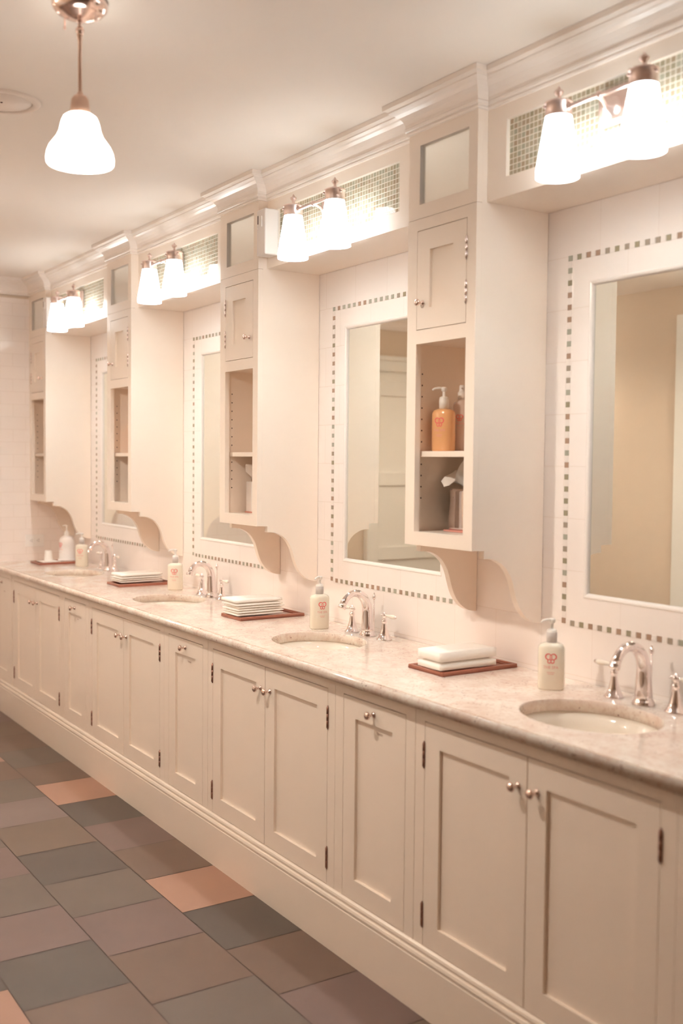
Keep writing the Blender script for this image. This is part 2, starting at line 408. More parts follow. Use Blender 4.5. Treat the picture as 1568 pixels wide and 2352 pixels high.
def make_tower(label, loc, knob_left=True):
    t = thing('wall_cabinet', label, 'cabinet', loc, (0, 0, ZB), 'tall wall cabinets between the mirrors')
    obj('side_panel', side_panel(-.022, -.0, False), t)
    obj('side_panel', side_panel(-WT, -WT+.022, True), t)
    m = M['paint']; b = MB(); y0, y1 = -DT, -DT+.0198
    # two stacked face frames with the seam between them
    for za, zb, ops in ((ZB, 2.2285, [(-.275, -.0405, 1.2825, 1.8535), (-.2755, -.0405, 1.895, 2.1935)]), (2.2297, 2.50, [(-.266, -.0385, 2.2715, 2.4475)])):
        xl = ops[0][0]; xr = ops[0][1]
        b.box(-WT, xl, y0, y1, za, zb, m); b.box(xr, 0, y0, y1, za, zb, m)
        z = za
        for o_ in sorted(ops, key=lambda q: q[2]):
            b.box(xl, xr, y0, y1, z, o_[2], m); z = o_[3]
        b.box(xl, xr, y0, y1, z, zb, m)
    obj('face_frame', b, t)
    b = MB(); b.box(-WT+.022, -.022, -DT+.02, -.003, 1.2625, 1.2820, m); obj('bottom_panel', b, t)
    b = MB(); b.box(-WT+.022, -.022, -DT+.02, -.003, 1.857, 1.875, m); obj('inner_panel', b, t); b = MB(); b.box(-WT+.022, -.022, -DT+.02, -.003, 2.215, 2.2285, m); obj('inner_panel', b, t)
    b = MB(); b.box(-WT+.022, -.022, -.012, -.003, 1.282, 2.49, m); obj('back_panel', b, t)
    b = MB(); b.box(-WT+.0235, -.0235, -.250, -.014, 1.5115, 1.5290, m, .0012)
    obj('shelf', b, t)
    b = MB(); b.box(-.268, -.0365, -DT+.010, -DT+.014, 2.2695, 2.4495, M['pane']); o = obj('mirror_panel', b, t); o['label'] = 'pale mirrored panel'
    if knob_left: d0, d1, kx, hx = -.2735, -.0425, -.2455, -.0412
    else: d0, d1, kx, hx = -.2735, -.0425, -.0705, -.2748
    d = obj('door', shaker(d0, d1, 1.897, 2.1915, -DT, .019, .061, .062, .060, .009), t)
    o = obj('knob', knob_mb(kx, -DT, 1.975, .85, M['nickel']), d); o['label'] = 'polished metal knob'
    for z0, z1 in ((1.953, 2.013), (2.079, 2.139)): obj('hinge', hinge_mb(hx, -DT, z0, z1, M['steel'], .0038), d)
    return t
tl = ['tall cream wall cabinet with an amber pump bottle, between the two nearest mirrors',
      'tall cream wall cabinet with a white tissue box below an empty upper shelf',
      'tall cream wall cabinet with one orange pump bottle, between the third and fourth mirrors',
      'tall cream wall cabinet in the corner against the white subway-tiled far wall',
      'tall cream wall cabinet at the near end of the vanity']
t0 = make_tower(tl[0], (X0[0], 0, ZB)); t1 = make_tower(tl[1], (X0[1], 0, ZB), False)
dup(t0, (X0[2], 0, ZB), tl[2]); dup(t1, (X0[3], 0, ZB), tl[3])
# last cabinet touches the tiled wall: close the sliver
b = MB(); b.box(XLT, X0[3]-WT-.0002, -DT+.002, -.002, ZB, 2.49, M['paint'])
if X0[3]-WT-XLT > .0006: obj('trim_6', b, kind='structure')
else: b.bm.free()
dup(t1, (P, 0, ZB), tl[4])

# ------------------------------------------------------------------ mirrors
def make_mirror(label, loc):
    t = thing('wall_mirror', label, 'mirror', loc, (GX0, 0, GZ0), 'mirrors above the basins')
    x0, x1, z0, z1 = GX0, GX1, GZ0, GZ1
    b = MB(); b.box(x0-.008, x1+.008, GY, GY+.0030, z0-.008, z1+.008, M['mirror']); obj('glass', b, t)
    b = MB()
    pr = [(-.0005, GY-.0002), (.0003, .0060), (.0016, .0030), (.0036, .0008), (.0062, -.0006), (.0090, -.0014), (.0115, -.0014), (.0135, -.0002)]
    k = b.mi(M['ceramic']); cs = [((x0, z0), (-1, -1)), ((x1, z0), (1, -1)), ((x1, z1), (1, 1)), ((x0, z1), (-1, 1))]
    R_ = [[b.bm.verts.new((c[0]+s[0]*q, y, c[1]+s[1]*q)) for q, y in pr] for c, s in cs]
    for i in range(4):
        A, B = R_[i], R_[(i+1) % 4]
        for j in range(len(pr)-1):
            f = b.bm.faces.new((A[j], B[j], B[j+1], A[j+1])); f.material_index = k
    obj('frame', b, t)
    return t
ml = ['large rectangular mirror at the right edge of the picture, nearest of the row', 'large mirror behind the faucet in sharp focus, reflecting a panelled white door',
      'narrowly seen mirror between the second and third tall cabinets', 'farthest mirror of the row, next to the corner cabinet']
mm = make_mirror(ml[0], (GX0, 0, GZ0))
for i in (1, 2, 3): dup(mm, (X0[i]+MOFF[i]+GX0, 0, GZ0), ml[i])

# ------------------------------------------------------------------ wall lights
def bell(zt, zb, rt, rb, n=9, bulge=.0):
    out = []
    for k in range(n+1):
        f = k/n; z = zt+(zb-zt)*f; r = rt+(rb-rt)*(f**1.0)+bulge*math.sin(PI*f)
        if f > .88: r -= (f-.88)*.03
        out.append((r, z))
    return out
ZA = 2.391
def make_sconce(label, loc, dxp):
    t = thing('wall_light', label, 'wall light', loc, (0, -DS, 2.33), 'two-shade wall lights over the basins')
    b = MB(); pm = M['rose']
    b.box(dxp-.050, dxp+.050, -DS-.004, -DS+.011, 2.327, 2.418, pm, .003)
    b.box(dxp-.043, dxp+.043, -DS-.010, -DS-.003, 2.334, 2.411, pm, .003)
    T = Matrix.Translation((dxp, -DS-.009, 2.366)) @ Matrix.Rotation(PI/2, 4, 'X')
    b.lathe([(.030, 0), (.029, .006), (.022, .014), (.012, .020), (.008, .024), (0, .024)], pm, M4=T)
    obj('back_plate', b, t)
    b = MB(); b.tube([(dxp, -DS-.03, 2.366), (dxp*.6, -.295, 2.372), (0, -.33, 2.372)], .0055, pm)
    b.tube([(-.112, -.33, 2.372), (.112, -.33, 2.372)], .0055, pm); b.sphere((0, -.33, 2.372), .010, pm)
    for s in (-1, 1): b.sphere((s*.100, -.33, 2.372), .0085, pm)
    obj('arm', b, t)
    for s in (-1, 1):
        b = MB(); c = (s*.135, -.33, 0)
        b.lathe([(.0335, ZA-.036), (.0335, ZA-.006), (.036, ZA-.005), (.036, ZA-.001), (.030, ZA+.002), (.012, ZA+.005), (.006, ZA+.006), (.0055, ZA+.013), (.0045, ZA+.016), (.009, ZA+.020), (.0125, ZA+.026), (.010, ZA+.030), (.005, ZA+.032), (.0035, ZA+.037), (0, ZA+.041)], pm, c, n=28)
        for a in (0, 2.1, 4.2):
            b.sphere((c[0]+.037*math.cos(a), c[1]+.037*math.sin(a), ZA-.012), .004, pm, 8)
        h = obj('shade_holder', b, t)
        b = MB(); outer = bell(ZA-.034, 2.206, .0325, .0575)
        inner = [(r-.003, z) for r, z in reversed(outer)]
        b.lathe(outer+inner, M['shade'], c, n=36); o = obj('shade', b, t); o['label'] = 'glowing white glass shade'
    return t
sx_ = [.505, .485, .485, .515]
sl = ['brightest and largest two-shade wall light, over the nearest mirror at top right', 'two-shade wall light beside the small white wall box, over the second basin',
      'two-shade wall light between the second and third tall cabinets', 'smallest two-shade wall light, over the farthest basin']
so = make_sconce(sl[0], (sx_[0], -DS, 2.33), -.035)
for i in (1, 2, 3): dup(so, (X0[i]+sx_[i], -DS, 2.33), sl[i])

# ------------------------------------------------------------------ base cabinets, plinth, worktop
def frame_front(b, x0, x1, ops, z0=.17, z1=.8345):
    m = M['paint']; y0, y1 = -DB, -DB+.02
    xs = x0
    for a, c in ops:
        b.box(xs, a, y0, y1, z0, z1, m); b.box(a, c, y0, y1, z0, .1885, m); b.box(a, c, y0, y1, .8015, z1, m); xs = c
    b.box(xs, x1, y0, y1, z0, z1, m)
    b.box(x0, x0+.016, y1, -.004, z0, z1, m); b.box(x1-.016, x1, y1, -.004, z0, z1, m)
    b.box(x0+.016, x1-.016, y1, -.004, z0, z0+.012, m)
GAP = .0019
def sink_unit(label, loc):
    t = thing('sink_cabinet', label, 'cabinet', loc, (.4912, 0, .17), 'double-door cabinets under the basins')
    b = MB(); frame_front(b, .0535, .9295, [(.0938, .8874)]); obj('carcass', b, t)
    for a, c, kx, hx in ((.0938+GAP, .4912-GAP, .4595, .0925), (.4912+GAP, .8874-GAP, .5245, .8887)):
        d = obj('door', shaker(a, c, .1910, .7985, -DB, .019, .062, .062, .062, .009), t)
        o = obj('knob', knob_mb(kx, -DB, .722, .95), d); o['label'] = 'round metal knob'
        for z0, z1 in ((.242, .304), (.678, .742)):
            o = obj('hinge', hinge_mb(hx, -DB, z0, z1, M['bronze']), d); o['label'] = 'dark metal hinge'
    return t
def trash_unit(label, loc):
    t = thing('narrow_cabinet', label, 'cabinet', loc, (-.147, 0, .17), 'narrow single-door cabinets between the basin units')
    b = MB(); frame_front(b, -.3485, .0515, [(-.3043, .0095)]); obj('carcass', b, t)
    d = obj('door', shaker(-.3043+GAP, .0095-GAP, .1910, .7985, -DB, .019, .062, .062, .062, .009), t)
    o = obj('knob', knob_mb(-.146, -DB, .768, .95), d); o['label'] = 'round metal knob'
    b = MB(); k = b.mi(M['ink']); me = text_mesh('TRASH', .0095)
    vs = [b.bm.verts.new((v.co.x-.128, -DB+.0086, .711+v.co.y)) for v in me.vertices]
    for pl in me.polygons:
        try: f = b.bm.faces.new([vs[j] for j in pl.vertices]); f.material_index = k
        except ValueError: pass
    o = obj('lettering', b, d); o['label'] = 'tiny dark word on the door'
    return t
ul = ['cream double-door cabinet below the nearest basin, at the lower right', 'cream double-door cabinet below the basin in sharp focus',
      'cream double-door cabinet below the third basin from the camera', 'cream double-door cabinet below the farthest basin']
nl = ['narrow cream cabinet with one knob, standing between the nearest two double-door cabinets', 'narrow cream cabinet with one knob, between the second and third double-door cabinets',
      'narrow cream cabinet with one knob, between the third and farthest double-door cabinets', 'narrow cream cabinet cut by the left edge of the picture']
u0 = sink_unit(ul[0], (.4912, 0, .17)); n0 = trash_unit(nl[0], (-.147, 0, .17))
for i in (1, 2, 3):
    dup(u0, (XB[i]+.4912+(.010 if i == 3 else 0), 0, .17), ul[i]); dup(n0, (XB[i]-.147, 0, .17), nl[i])
dup(n0, (P-.147, 0, .17), 'narrow cream cabinet at the near end of the vanity')
XE = 1.331
b = MB()
pp = [(-.05, 0), (-.522, 0), (-.522, .146), (-.5195, .149), (-.5225, .153), (-.5235, .159), (-.521, .166), (-.516, .169), (-.518, .172), (-.519, .178), (-.517, .184), (-.512, .188), (-.5105, .188), (-.5105, .1695), (-.05, .1695)]
b.prism(pp, 'x', XLT+.001, XE, M['paint']); o = obj('baseboard_back', b, kind='structure')
b = MB(); b.box(XLT+.001, XB[3]-.3490, -DB, -.004, .17, .8345, M['paint']); obj('trim_7', b, kind='structure')

# worktop with four elliptical cut-outs
BX, BY, BA, BB_ = .472, -.285, .192, .155
ZU = ZCT-.032
b = MB(); k = b.mi(M['granite']); yb, yf = -.0015, -.527
def quad(*p):
    f = b.bm.faces.new([b.bm.verts.new(q) for q in p]); f.material_index = k; return f
edges_x = []
for i in range(4):
    cx = XB[i]+BX; edges_x.append((cx-.3, cx+.3, cx))
edges_x.sort()
xs = XLT+.0005
for xa, xb, cx in edges_x:
    quad((xs, yf, ZCT), (xa, yf, ZCT), (xa, yb, ZCT), (xs, yb, ZCT)); quad((xs, yf, ZU), (xa, yf, ZU), (xa, yb, ZU), (xs, yb, ZU))
    ang = set(2*PI*j/72 for j in range(72))
    for X, Y in ((xa, yf), (xb, yf), (xb, yb), (xa, yb)): ang.add(math.atan2(Y-BY, X-cx) % (2*PI))
    ang = sorted(ang)
    def rect(a):
        c, s_ = math.cos(a), math.sin(a); ts = []
        if abs(c) > 1e-9: ts.append(((xb if c > 0 else xa)-cx)/c)
        if abs(s_) > 1e-9: ts.append(((yb if s_ > 0 else yf)-BY)/s_)
        t_ = min(ts); return cx+c*t_, BY+s_*t_
    def ell(a, e=0):
        c, s_ = math.cos(a), math.sin(a); r_ = 1/math.sqrt((c/(BA+e))**2+(s_/(BB_+e))**2); return cx+c*r_, BY+s_*r_
    for j in range(len(ang)):
        a0, a1 = ang[j], ang[(j+1) % len(ang)]
        quad((*rect(a0), ZCT), (*rect(a1), ZCT), (*ell(a1, .002), ZCT), (*ell(a0, .002), ZCT))
        quad((*ell(a0, .002), ZCT), (*ell(a1, .002), ZCT), (*ell(a1), ZCT-.002), (*ell(a0), ZCT-.002)).smooth = True
        quad((*ell(a0), ZCT-.002), (*ell(a1), ZCT-.002), (*ell(a1), ZU), (*ell(a0), ZU)).smooth = True
        quad((*rect(a0), ZU), (*rect(a1), ZU), (*ell(a1), ZU), (*ell(a0), ZU))
    xs = xb
quad((xs, yf, ZCT), (XE+.02, yf, ZCT), (XE+.02, yb, ZCT), (xs, yb, ZCT)); quad((xs, yf, ZU), (XE+.02, yf, ZU), (XE+.02, yb, ZU), (xs, yb, ZU))
bmesh.ops.remove_doubles(b.bm, verts=b.bm.verts[:], dist=.00005)
ed = [(yf, ZCT), (yf-.0008, ZCT-.0040), (yf-.0035, ZCT-.0045), (yf-.0055, ZCT-.0014), (yf-.013, ZCT-.0035), (yf-.017, ZCT-.009), (yf-.0185, ZCT-.016), (yf-.017, ZCT-.023), (yf-.013, ZCT-.029), (yf-.006, ZU), (yf, ZU)]
A = [b.bm.verts.new((XLT+.0005, y, z)) for y, z in ed]; B = [b.bm.verts.new((XE+.02, y, z)) for y, z in ed]
for j in range(len(ed)-1):
    f = b.bm.faces.new((A[j], A[j+1], B[j+1], B[j])); f.material_index = k; f.smooth = j > 2
f = b.bm.faces.new(B+[b.bm.verts.new((XE+.02, yb, ZU)), b.bm.verts.new((XE+.02, yb, ZCT))]); f.material_index = k
o = obj('worktop', b); tag(o, 'long polished pinkish granite worktop with bullnose edge running along the wall', 'worktop')

def make_basin(label, loc):
    t = thing('sink_basin', label, 'basin', loc, (BX, BY, ZU-.001), 'undermount basins in the granite worktop')
    pr = []
    for k_ in range(13):
        a = PI/2*k_/12; pr.append((.02+(1.0-.02)*math.sin(a)**.9 if k_ else .10, ZU-.001-.135*math.cos(a)**.8 if k_ < 12 else ZU-.001))
    b = MB(); T = Matrix.Translation((BX, BY, 0))
    rows_ = []
    P_ = [(1.10, ZU-.001), (1.015, ZU-.0012)]+[((.16+.84*math.sin(PI/2*q/10)), ZU-.003-.13*math.cos(PI/2*q/10)**.7) for q in range(9, -1, -1)]
    out = [(s*1.0, z) for s, z in P_]+[(.16, ZU-.141)]+[(.2+.86*math.sin(PI/2*q/10), ZU-.011-.13*math.cos(PI/2*q/10)**.7) for q in range(0, 10)]+[(1.10, ZU-.008), (1.10, ZU-.001)]
    k_ = b.mi(M['porcelain']); R_ = []
    for s, z in out:
        R_.append([b.bm.verts.new((BX+s*BA*math.cos(2*PI*j/48), BY+s*BB_*math.sin(2*PI*j/48), z)) for j in range(48)])
    for a, c in zip(R_, R_[1:]):
        for j in range(48):
            f = b.bm.faces.new((a[j], a[(j+1) % 48], c[(j+1) % 48], c[j])); f.material_index = k_; f.smooth = True
    obj('bowl', b, t)
    b = MB(); b.lathe([(0, ZU-.134), (.012, ZU-.133), (.026, ZU-.131), (.031, ZU-.129), (.031, ZU-.136)], M['chrome'], (BX, BY, 0)); obj('drain', b, t)
    return t
bl = ['white oval basin set in the worktop nearest the camera', 'white oval basin in front of the faucet in sharp focus', 'white oval basin third from the camera, left of the second towel tray', 'farthest white oval basin, near the corner tray']
bs = make_basin(bl[0], (BX, BY, ZU-.001))
for i in (1, 2, 3): dup(bs, (XB[i]+BX, BY, ZU-.001), bl[i])

# ------------------------------------------------------------------ faucets
def make_faucet(label, loc):
    t = thing('faucet', label, 'faucet', loc, (0, 0, 0), 'chrome faucets with white levers')
    m = M['chrome']; b = MB()
    b.lathe([(0, 0), (.030, 0), (.031, .003), (.028, .006), (.029, .009), (.0265, .012), (.0245, .014), (.0235, .020)], m, n=32)
    pts = []; rad = []
    for k in range(7): f = k/6; pts.append((0, -.002*f, .014+.074*f)); rad.append(.0240-.0052*f)
    for k in range(1, 17):
        a = PI*(k/16)*.86; cy, R = -.002-.056, .056
        pts.append((0, cy+R*math.cos(a), .088+.070*math.sin(a))); rad.append(.0188-.0062*min(1, k/11))
    b.tube(pts, rad, m, 22)
    e = Vector(pts[-1]); d = (Vector(pts[-1])-Vector(pts[-2])).normalized()
    b.tube([e-d*.002, e+d*.001, e+d*.003, e+d*.009, e+d*.011, e+d*.013], [.0128, .0148, .0142, .0142, .0150, .0128], m, 22)
    obj('spout', b, t)
    for s in (-1, 1):
        b = MB(); c = (s*.102, 0, 0)
        b.lathe([(0, 0), (.027, 0), (.0275, .003), (.0255, .006), (.021, .012), (.016, .024), (.0115, .040), (.0085, .056), (.0080, .061), (.0105, .064), (.0105, .069), (.0075, .073), (.0062, .077), (.0090, .081), (.0110, .087), (.0090, .093), (.0045, .096), (.003, .099), (0, .100)], m, c, 26)
        b.sphere((c[0]-s*.014, 0, .087), .0052, m, 12); b.tube([(c[0]-s*.010, 0, .087), (c[0]+s*.018, 0, .087)], .0042, m, 12)
        h = obj('handle', b, t)
        b = MB(); q = Matrix.Translation((c[0]+s*.014, 0, .087)) @ Matrix.Rotation(s*PI/2, 4, 'Y') @ Matrix.Rotation(0, 4, 'Z')
        b.lathe([(0, 0), (.0050, 0), (.0046, .004), (.0056, .014), (.0074, .028), (.0078, .036), (.0066, .046), (.0048, .051), (0, .051)], M['porcelain'], M4=q, n=18)
        b.lathe([(.0046, .050), (.0058, .052), (.0052, .055), (.0036, .0575), (0, .059)], m, M4=q, n=16)
        o = obj('lever', b, h); o['label'] = 'white porcelain lever'
    b = MB(); b.tube([(.0, .027, 0), (.0, .027, .135)], .0026, m, 10)
    b.lathe([(.0026, .130), (.006, .133), (.0072, .139), (.0055, .145), (.0028, .147), (.0034, .150), (.0020, .154), (0, .156)], m, (0, .027, 0), 16); b.lathe([(.0085, 0), (.008, .003), (.003, .005)], m, (0, .027, 0), 16)
    obj('lift_rod', b, t)
    return t
fl = ['chrome arched faucet at the right edge, nearest of the row', 'chrome arched faucet in sharp focus beside the second soap bottle', 'chrome arched faucet left of the layered towel stack', 'chrome arched faucet by the farthest basin']
fx = [(.463, -.078), (XB[1]+.475, -.080), (XB[2]+.505, -.090), (XB[3]+.430, -.075)]
f0 = make_faucet(fl[0], (*fx[0], ZCT))
for i in (1, 2, 3): dup(f0, (*fx[i], ZCT), fl[i])

# ------------------------------------------------------------------ bottles
def oval(a, b_, th, e=2.6):
    c, s = math.cos(th), math.sin(th); r = (abs(c/a)**e+abs(s/b_)**e)**(-1/e); return r*c, r*s
def body_mb(prof, m, e=2.6, n=40):
    b = MB(); k = b.mi(m); R_ = []
    for a, b_, z in prof: R_.append([b.bm.verts.new((*oval(a, b_, 2*PI*j/n, e if a > .02 else 2), z)) for j in range(n)])
    for A, B in zip(R_, R_[1:]):
        for j in range(n):
            f = b.bm.faces.new((A[j], A[(j+1) % n], B[(j+1) % n], B[j])); f.material_index = k; f.smooth = True
    f = b.bm.faces.new(list(reversed(R_[0]))); f.material_index = k
    f = b.bm.faces.new(R_[-1]); f.material_index = k
    return b
def wrap(b, pts2, faces, m, a, b_, z0, e=2.6, off=.0006):
    """lay a flat drawing (u along the belly, v up) on the front (-y) of an oval bottle"""
    k = b.mi(m); vs = []
    for u, v in pts2:
        y = -b_*(max(0, 1-abs(u/a)**e))**(1/e)-off; vs.append(b.bm.verts.new((u, y, z0+v)))
    for f in faces:
        try: q = b.bm.faces.new([vs[j] for j in f]); q.material_index = k
        except ValueError: pass
def ring2(cx, cy, rx, ry, w, a0=0, a1=2*PI, n=22):
    pts = []; fs = []
    for j in range(n+1):
        t_ = a0+(a1-a0)*j/n; ww = w*(.55+.45*math.sin(PI*j/n)) if a1-a0 < 6 else w
        for s in (-.5, .5): pts.append((cx+(rx+s*ww)*math.cos(t_), cy+(ry+s*ww)*math.sin(t_)))
    for j in range(n): fs.append((2*j, 2*j+1, 2*j+3, 2*j+2))
    return pts, fs
def label_mb(a, b_, z0, sc=1, e=2.6):
    b = MB()
    z1 = z0+.022*sc
    for r_ in (ring2(-.0055*sc, .0035*sc, .0062*sc, .0062*sc, .0026*sc, .6, 5.2), ring2(.0055*sc, .0035*sc, .0062*sc, .0062*sc, .0026*sc, -2.06, 2.54),
               ring2(0, .0015*sc, .0020*sc, .0058*sc, .0016*sc), ring2(-.0035*sc, -.0065*sc, .0036*sc, .0042*sc, .0018*sc), ring2(.0035*sc, -.0065*sc, .0036*sc, .0042*sc, .0018*sc)):
        wrap(b, r_[0], r_[1], M['red'], a, b_, z1, e)
    me = text_mesh('THE SPA', .0088*sc)
    wrap(b, [(v.co.x, v.co.y) for v in me.vertices], [tuple(p_.vertices) for p_ in me.polygons], M['pinkprint'], a, b_, z0-.001*sc, e)
    for q, w_ in ((-.0100, .0085), (-.0135, .0065)):
        pts = [(-w_*sc, q*sc), (w_*sc, q*sc), (w_*sc, (q+.0010)*sc), (-w_*sc, (q+.0010)*sc)]
        wrap(b, pts, [(0, 1, 2, 3)], M['pinkprint'], a, b_, z0, e)
    return b
def make_pump(label, loc, rot, liquid, sc=1.25, group=None, collar='greyplastic', a=.037, b_=.026, H=.128, name='pump_bottle', ext=0):
    t = thing(name, label, 'bottle', loc, (0, 0, 0), group, rot)
    obj('body', body_mb([(a*.90, b_*.90, 0), (a, b_, .004), (a, b_, H-.016), (a*.97, b_*.97, H-.009), (a*.86, b_*.88, H-.003), (a*.62, b_*.70, H+.001), (.014, .014, H+.003)], liquid), t)
    o = obj('label_print', label_mb(a, b_, .062, sc), t); o['label'] = 'red emblem and lettering'
    b = MB(); b.lathe([(0, H+.001), (.0150, H+.001), (.0150, H+.030), (.0140, H+.031)], M[collar], n=28)
    b.lathe([(.0140, H+.030), (.0138, H+.037), (.009, H+.040), (.0048, H+.041), (.0045, H+.058)], M['plastic'], n=24); obj('collar', b, t)
    b = MB(); b.lathe([(.0046, H+.055), (.0092, H+.058), (.0098, H+.066), (.008, H+.069), (0, H+.070)], M['plastic'], n=20)
    b.tube([(0, -.002, H+.064), (-.012, -.010, H+.066), (-.024, -.018, H+.064), (-.029, -.021, H+.059)], [.0048, .0042, .0034, .0030], M['plastic'], 12)
    obj('pump_head', b, t)
    return t
gb = 'pale pump bottles standing on the worktop'
# front of bottle (-y) turned towards +x by rot
cam_dir = lambda x, y: math.atan2(2.324-x, -(-2.239-y))
s0 = make_pump('pale pump bottle with red emblem on the worktop, nearest the camera', (.195, -.148, ZCT), cam_dir(.195, -.148)-.05, M['cream_soap'], 1.25, gb)
dup(s0, (-1.035, -.142, ZCT), 'pale pump bottle beside the faucet in sharp focus, its emblem turned right', gb, cam_dir(-1.035, -.142)+.45)
dup(s0, (-2.40, -.115, ZCT), 'pale pump bottle right of the layered towel stack beside the third basin', gb, cam_dir(-2.4, -.115)-.2)
dup(s0, (-3.700, -.125, ZCT), 'pale pump bottle just right of the big white bottle in the far corner', gb, cam_dir(-3.7, -.125)-.4)
ga = 'bottles on the cabinet shelves'
am = make_pump('amber pump bottle on the upper shelf of the nearest tall cabinet', (-.245, -.190, 1.5292), cam_dir(-.245, -.190)-.55, M['amber'], 1.25, ga, 'plastic')
dup(am, (-2.800, -.150, 1.5292), 'orange pump bottle on the shelf of the third tall cabinet', ga, cam_dir(-2.8, -.15)-.5)
# taller spray bottle, partly hidden by the cabinet stile
t = thing('spray_bottle', 'pinkish clear spray bottle behind the amber bottle, half hidden by the cabinet frame', 'bottle', (-.250, -.115, 1.5292), (0, 0, 0), ga, cam_dir(-.168, -.12)-.25)
obj('body', body_mb([(.024, .024, 0), (.0265, .0265, .004), (.0265, .0265, .144), (.024, .024, .153), (.016, .016, .161), (.012, .012, .163)], M['clear_soap'], 2), t)
o = obj('label_print', label_mb(.0265, .0265, .085, .9, 2), t); o['label'] = 'red emblem and lettering'
b = MB(); b.lathe([(0, .161), (.0130, .161), (.0130, .184), (.0105, .186), (.0085, .192), (.0085, .204), (.0065, .207), (0, .207)], M['plastic'], n=24)
b.tube([(0, -.006, .198), (0, -.013, .198)], .003, M['plastic'], 10); obj('spray_head', b, t)

# ------------------------------------------------------------------ trays and paper towels
def make_tray(label, loc, lx=.168, ly=.292):
    b = MB(); m = M['tray']; h = .013; w = .010
    b.box(-lx/2, lx/2, -ly/2, ly/2, .0015, .0055, m)
    for sgn in (-1, 1):
        b.box(sgn*lx/2-(w if sgn > 0 else 0), sgn*lx/2+(w if sgn < 0 else 0), -ly/2, ly/2, 0, h, m, .002)
        b.box(-lx/2+w, lx/2-w, sgn*ly/2-(w if sgn > 0 else 0), sgn*ly/2+(w if sgn < 0 else 0), 0, h, m, .002)
    # raised inner bead
    for sgn in (-1, 1):
        b.tube([(sgn*(lx/2-.018), -ly/2+.012, .0108), (sgn*(lx/2-.018), ly/2-.012, .0108)], .0022, m, 8)
        b.tube([(-lx/2+.018, sgn*(ly/2-.016), .0075), (lx/2-.018, sgn*(ly/2-.016), .0075)], .0022, m, 8)
    return top('tray', b, label, 'tray', loc, group='red-brown lacquer trays')
trl = ['red-brown tray under the two thick folded towels, nearest the camera', 'red-brown tray under the tall layered stack of napkins, left of the bottle in focus', 'red-brown tray under the low napkin stack beside the farthest faucet', 'red-brown tray in the far corner carrying the big white bottle']
tr = make_tray(trl[0], (-.165, -.166, ZCT))
trs = [(-.165, -.166), (-1.418, -.172), (-2.690, -.174), (-3.955, -.178)]
for i in (1, 2, 3):
    o = tr.copy(); C.objects.link(o); o.location = (*trs[i], ZCT); o['label'] = trl[i]
def fold_mb(lx, ly, h, seed, sag=.2, rnd=None):
    """a folded paper towel: several soft leaves joined along a rounded fold"""
    rnd = random.Random(seed); b = MB(); k = b.mi(M['paper']); nx, ny = 10, 14
    leaves = 1; th = h/leaves
    for q in range(leaves):
        ox, oy = rnd.uniform(-.0008, .0008), rnd.uniform(-.0008, .0008); ph = rnd.uniform(0, 6)
        def H(u, v, side):
            edge = min(1, (1-abs(u))*6, (1-abs(v))*9); z = q*th+(th*.96 if side else .02*th)
            w = .0006*math.sin(3*u+ph)*math.cos(2.4*v+ph)
            return z+w*.5-(1-max(0, edge))*min(th*.3, .0028)*(1 if side else -1)
        V = {}
        for side in (0, 1):
            for i in range(nx+1):
                for j in range(ny+1):
                    u, v = -1+2*i/nx, -1+2*j/ny; V[side, i, j] = b.bm.verts.new((u*lx/2+ox, v*ly/2+oy, H(u, v, side)))
        for side in (0, 1):
            for i in range(nx):
                for j in range(ny):
                    f = b.bm.faces.new((V[side, i, j], V[side, i+1, j], V[side, i+1, j+1], V[side, i, j+1])); f.material_index = k; f.smooth = True
        for i in range(nx):
            for j in (0, ny): f = b.bm.faces.new((V[0, i, j], V[0, i+1, j], V[1, i+1, j], V[1, i, j])); f.material_index = k; f.smooth = True
        for j in range(ny):
            for i in (0, nx): f = b.bm.faces.new((V[0, i, j], V[0, i, j+1], V[1, i, j+1], V[1, i, j])); f.material_index = k; f.smooth = True
    return b
def stack(cx, cy, lx, ly, hs, where, seed, rot=0):
    z = ZCT+.0135; rr = random.Random(seed)
    pos = ['bottom', 'second', 'third', 'fourth', 'fifth', 'sixth']
    for q, h in enumerate(hs):
        nm = 'topmost' if q == len(hs)-1 else (pos[q] if q else 'bottom')
        lab = '%s white folded paper towel of the stack %s' % (nm, where)
        b = fold_mb(lx, ly, h, seed*10+q)
        top('paper_towel', b, lab, 'paper towel', (cx+rr.uniform(-.0015, .0015)*(1+q*.4), cy+rr.uniform(-.002, .002)*(1+q*.5), z), group='folded paper towels on the trays', rot=rot+rr.uniform(-.012, .012)); z += h+.0003
stack(-.145, -.205, .112, .212, [.024, .034], 'on the nearest tray', 3)
stack(-1.424, -.214, .128, .208, [.011, .009, .010, .008, .012, .017], 'on the second tray from the camera', 5)
stack(-2.712, -.185, .130, .222, [.011, .009, .010, .016], 'on the tray beside the farthest faucet', 8, .03)
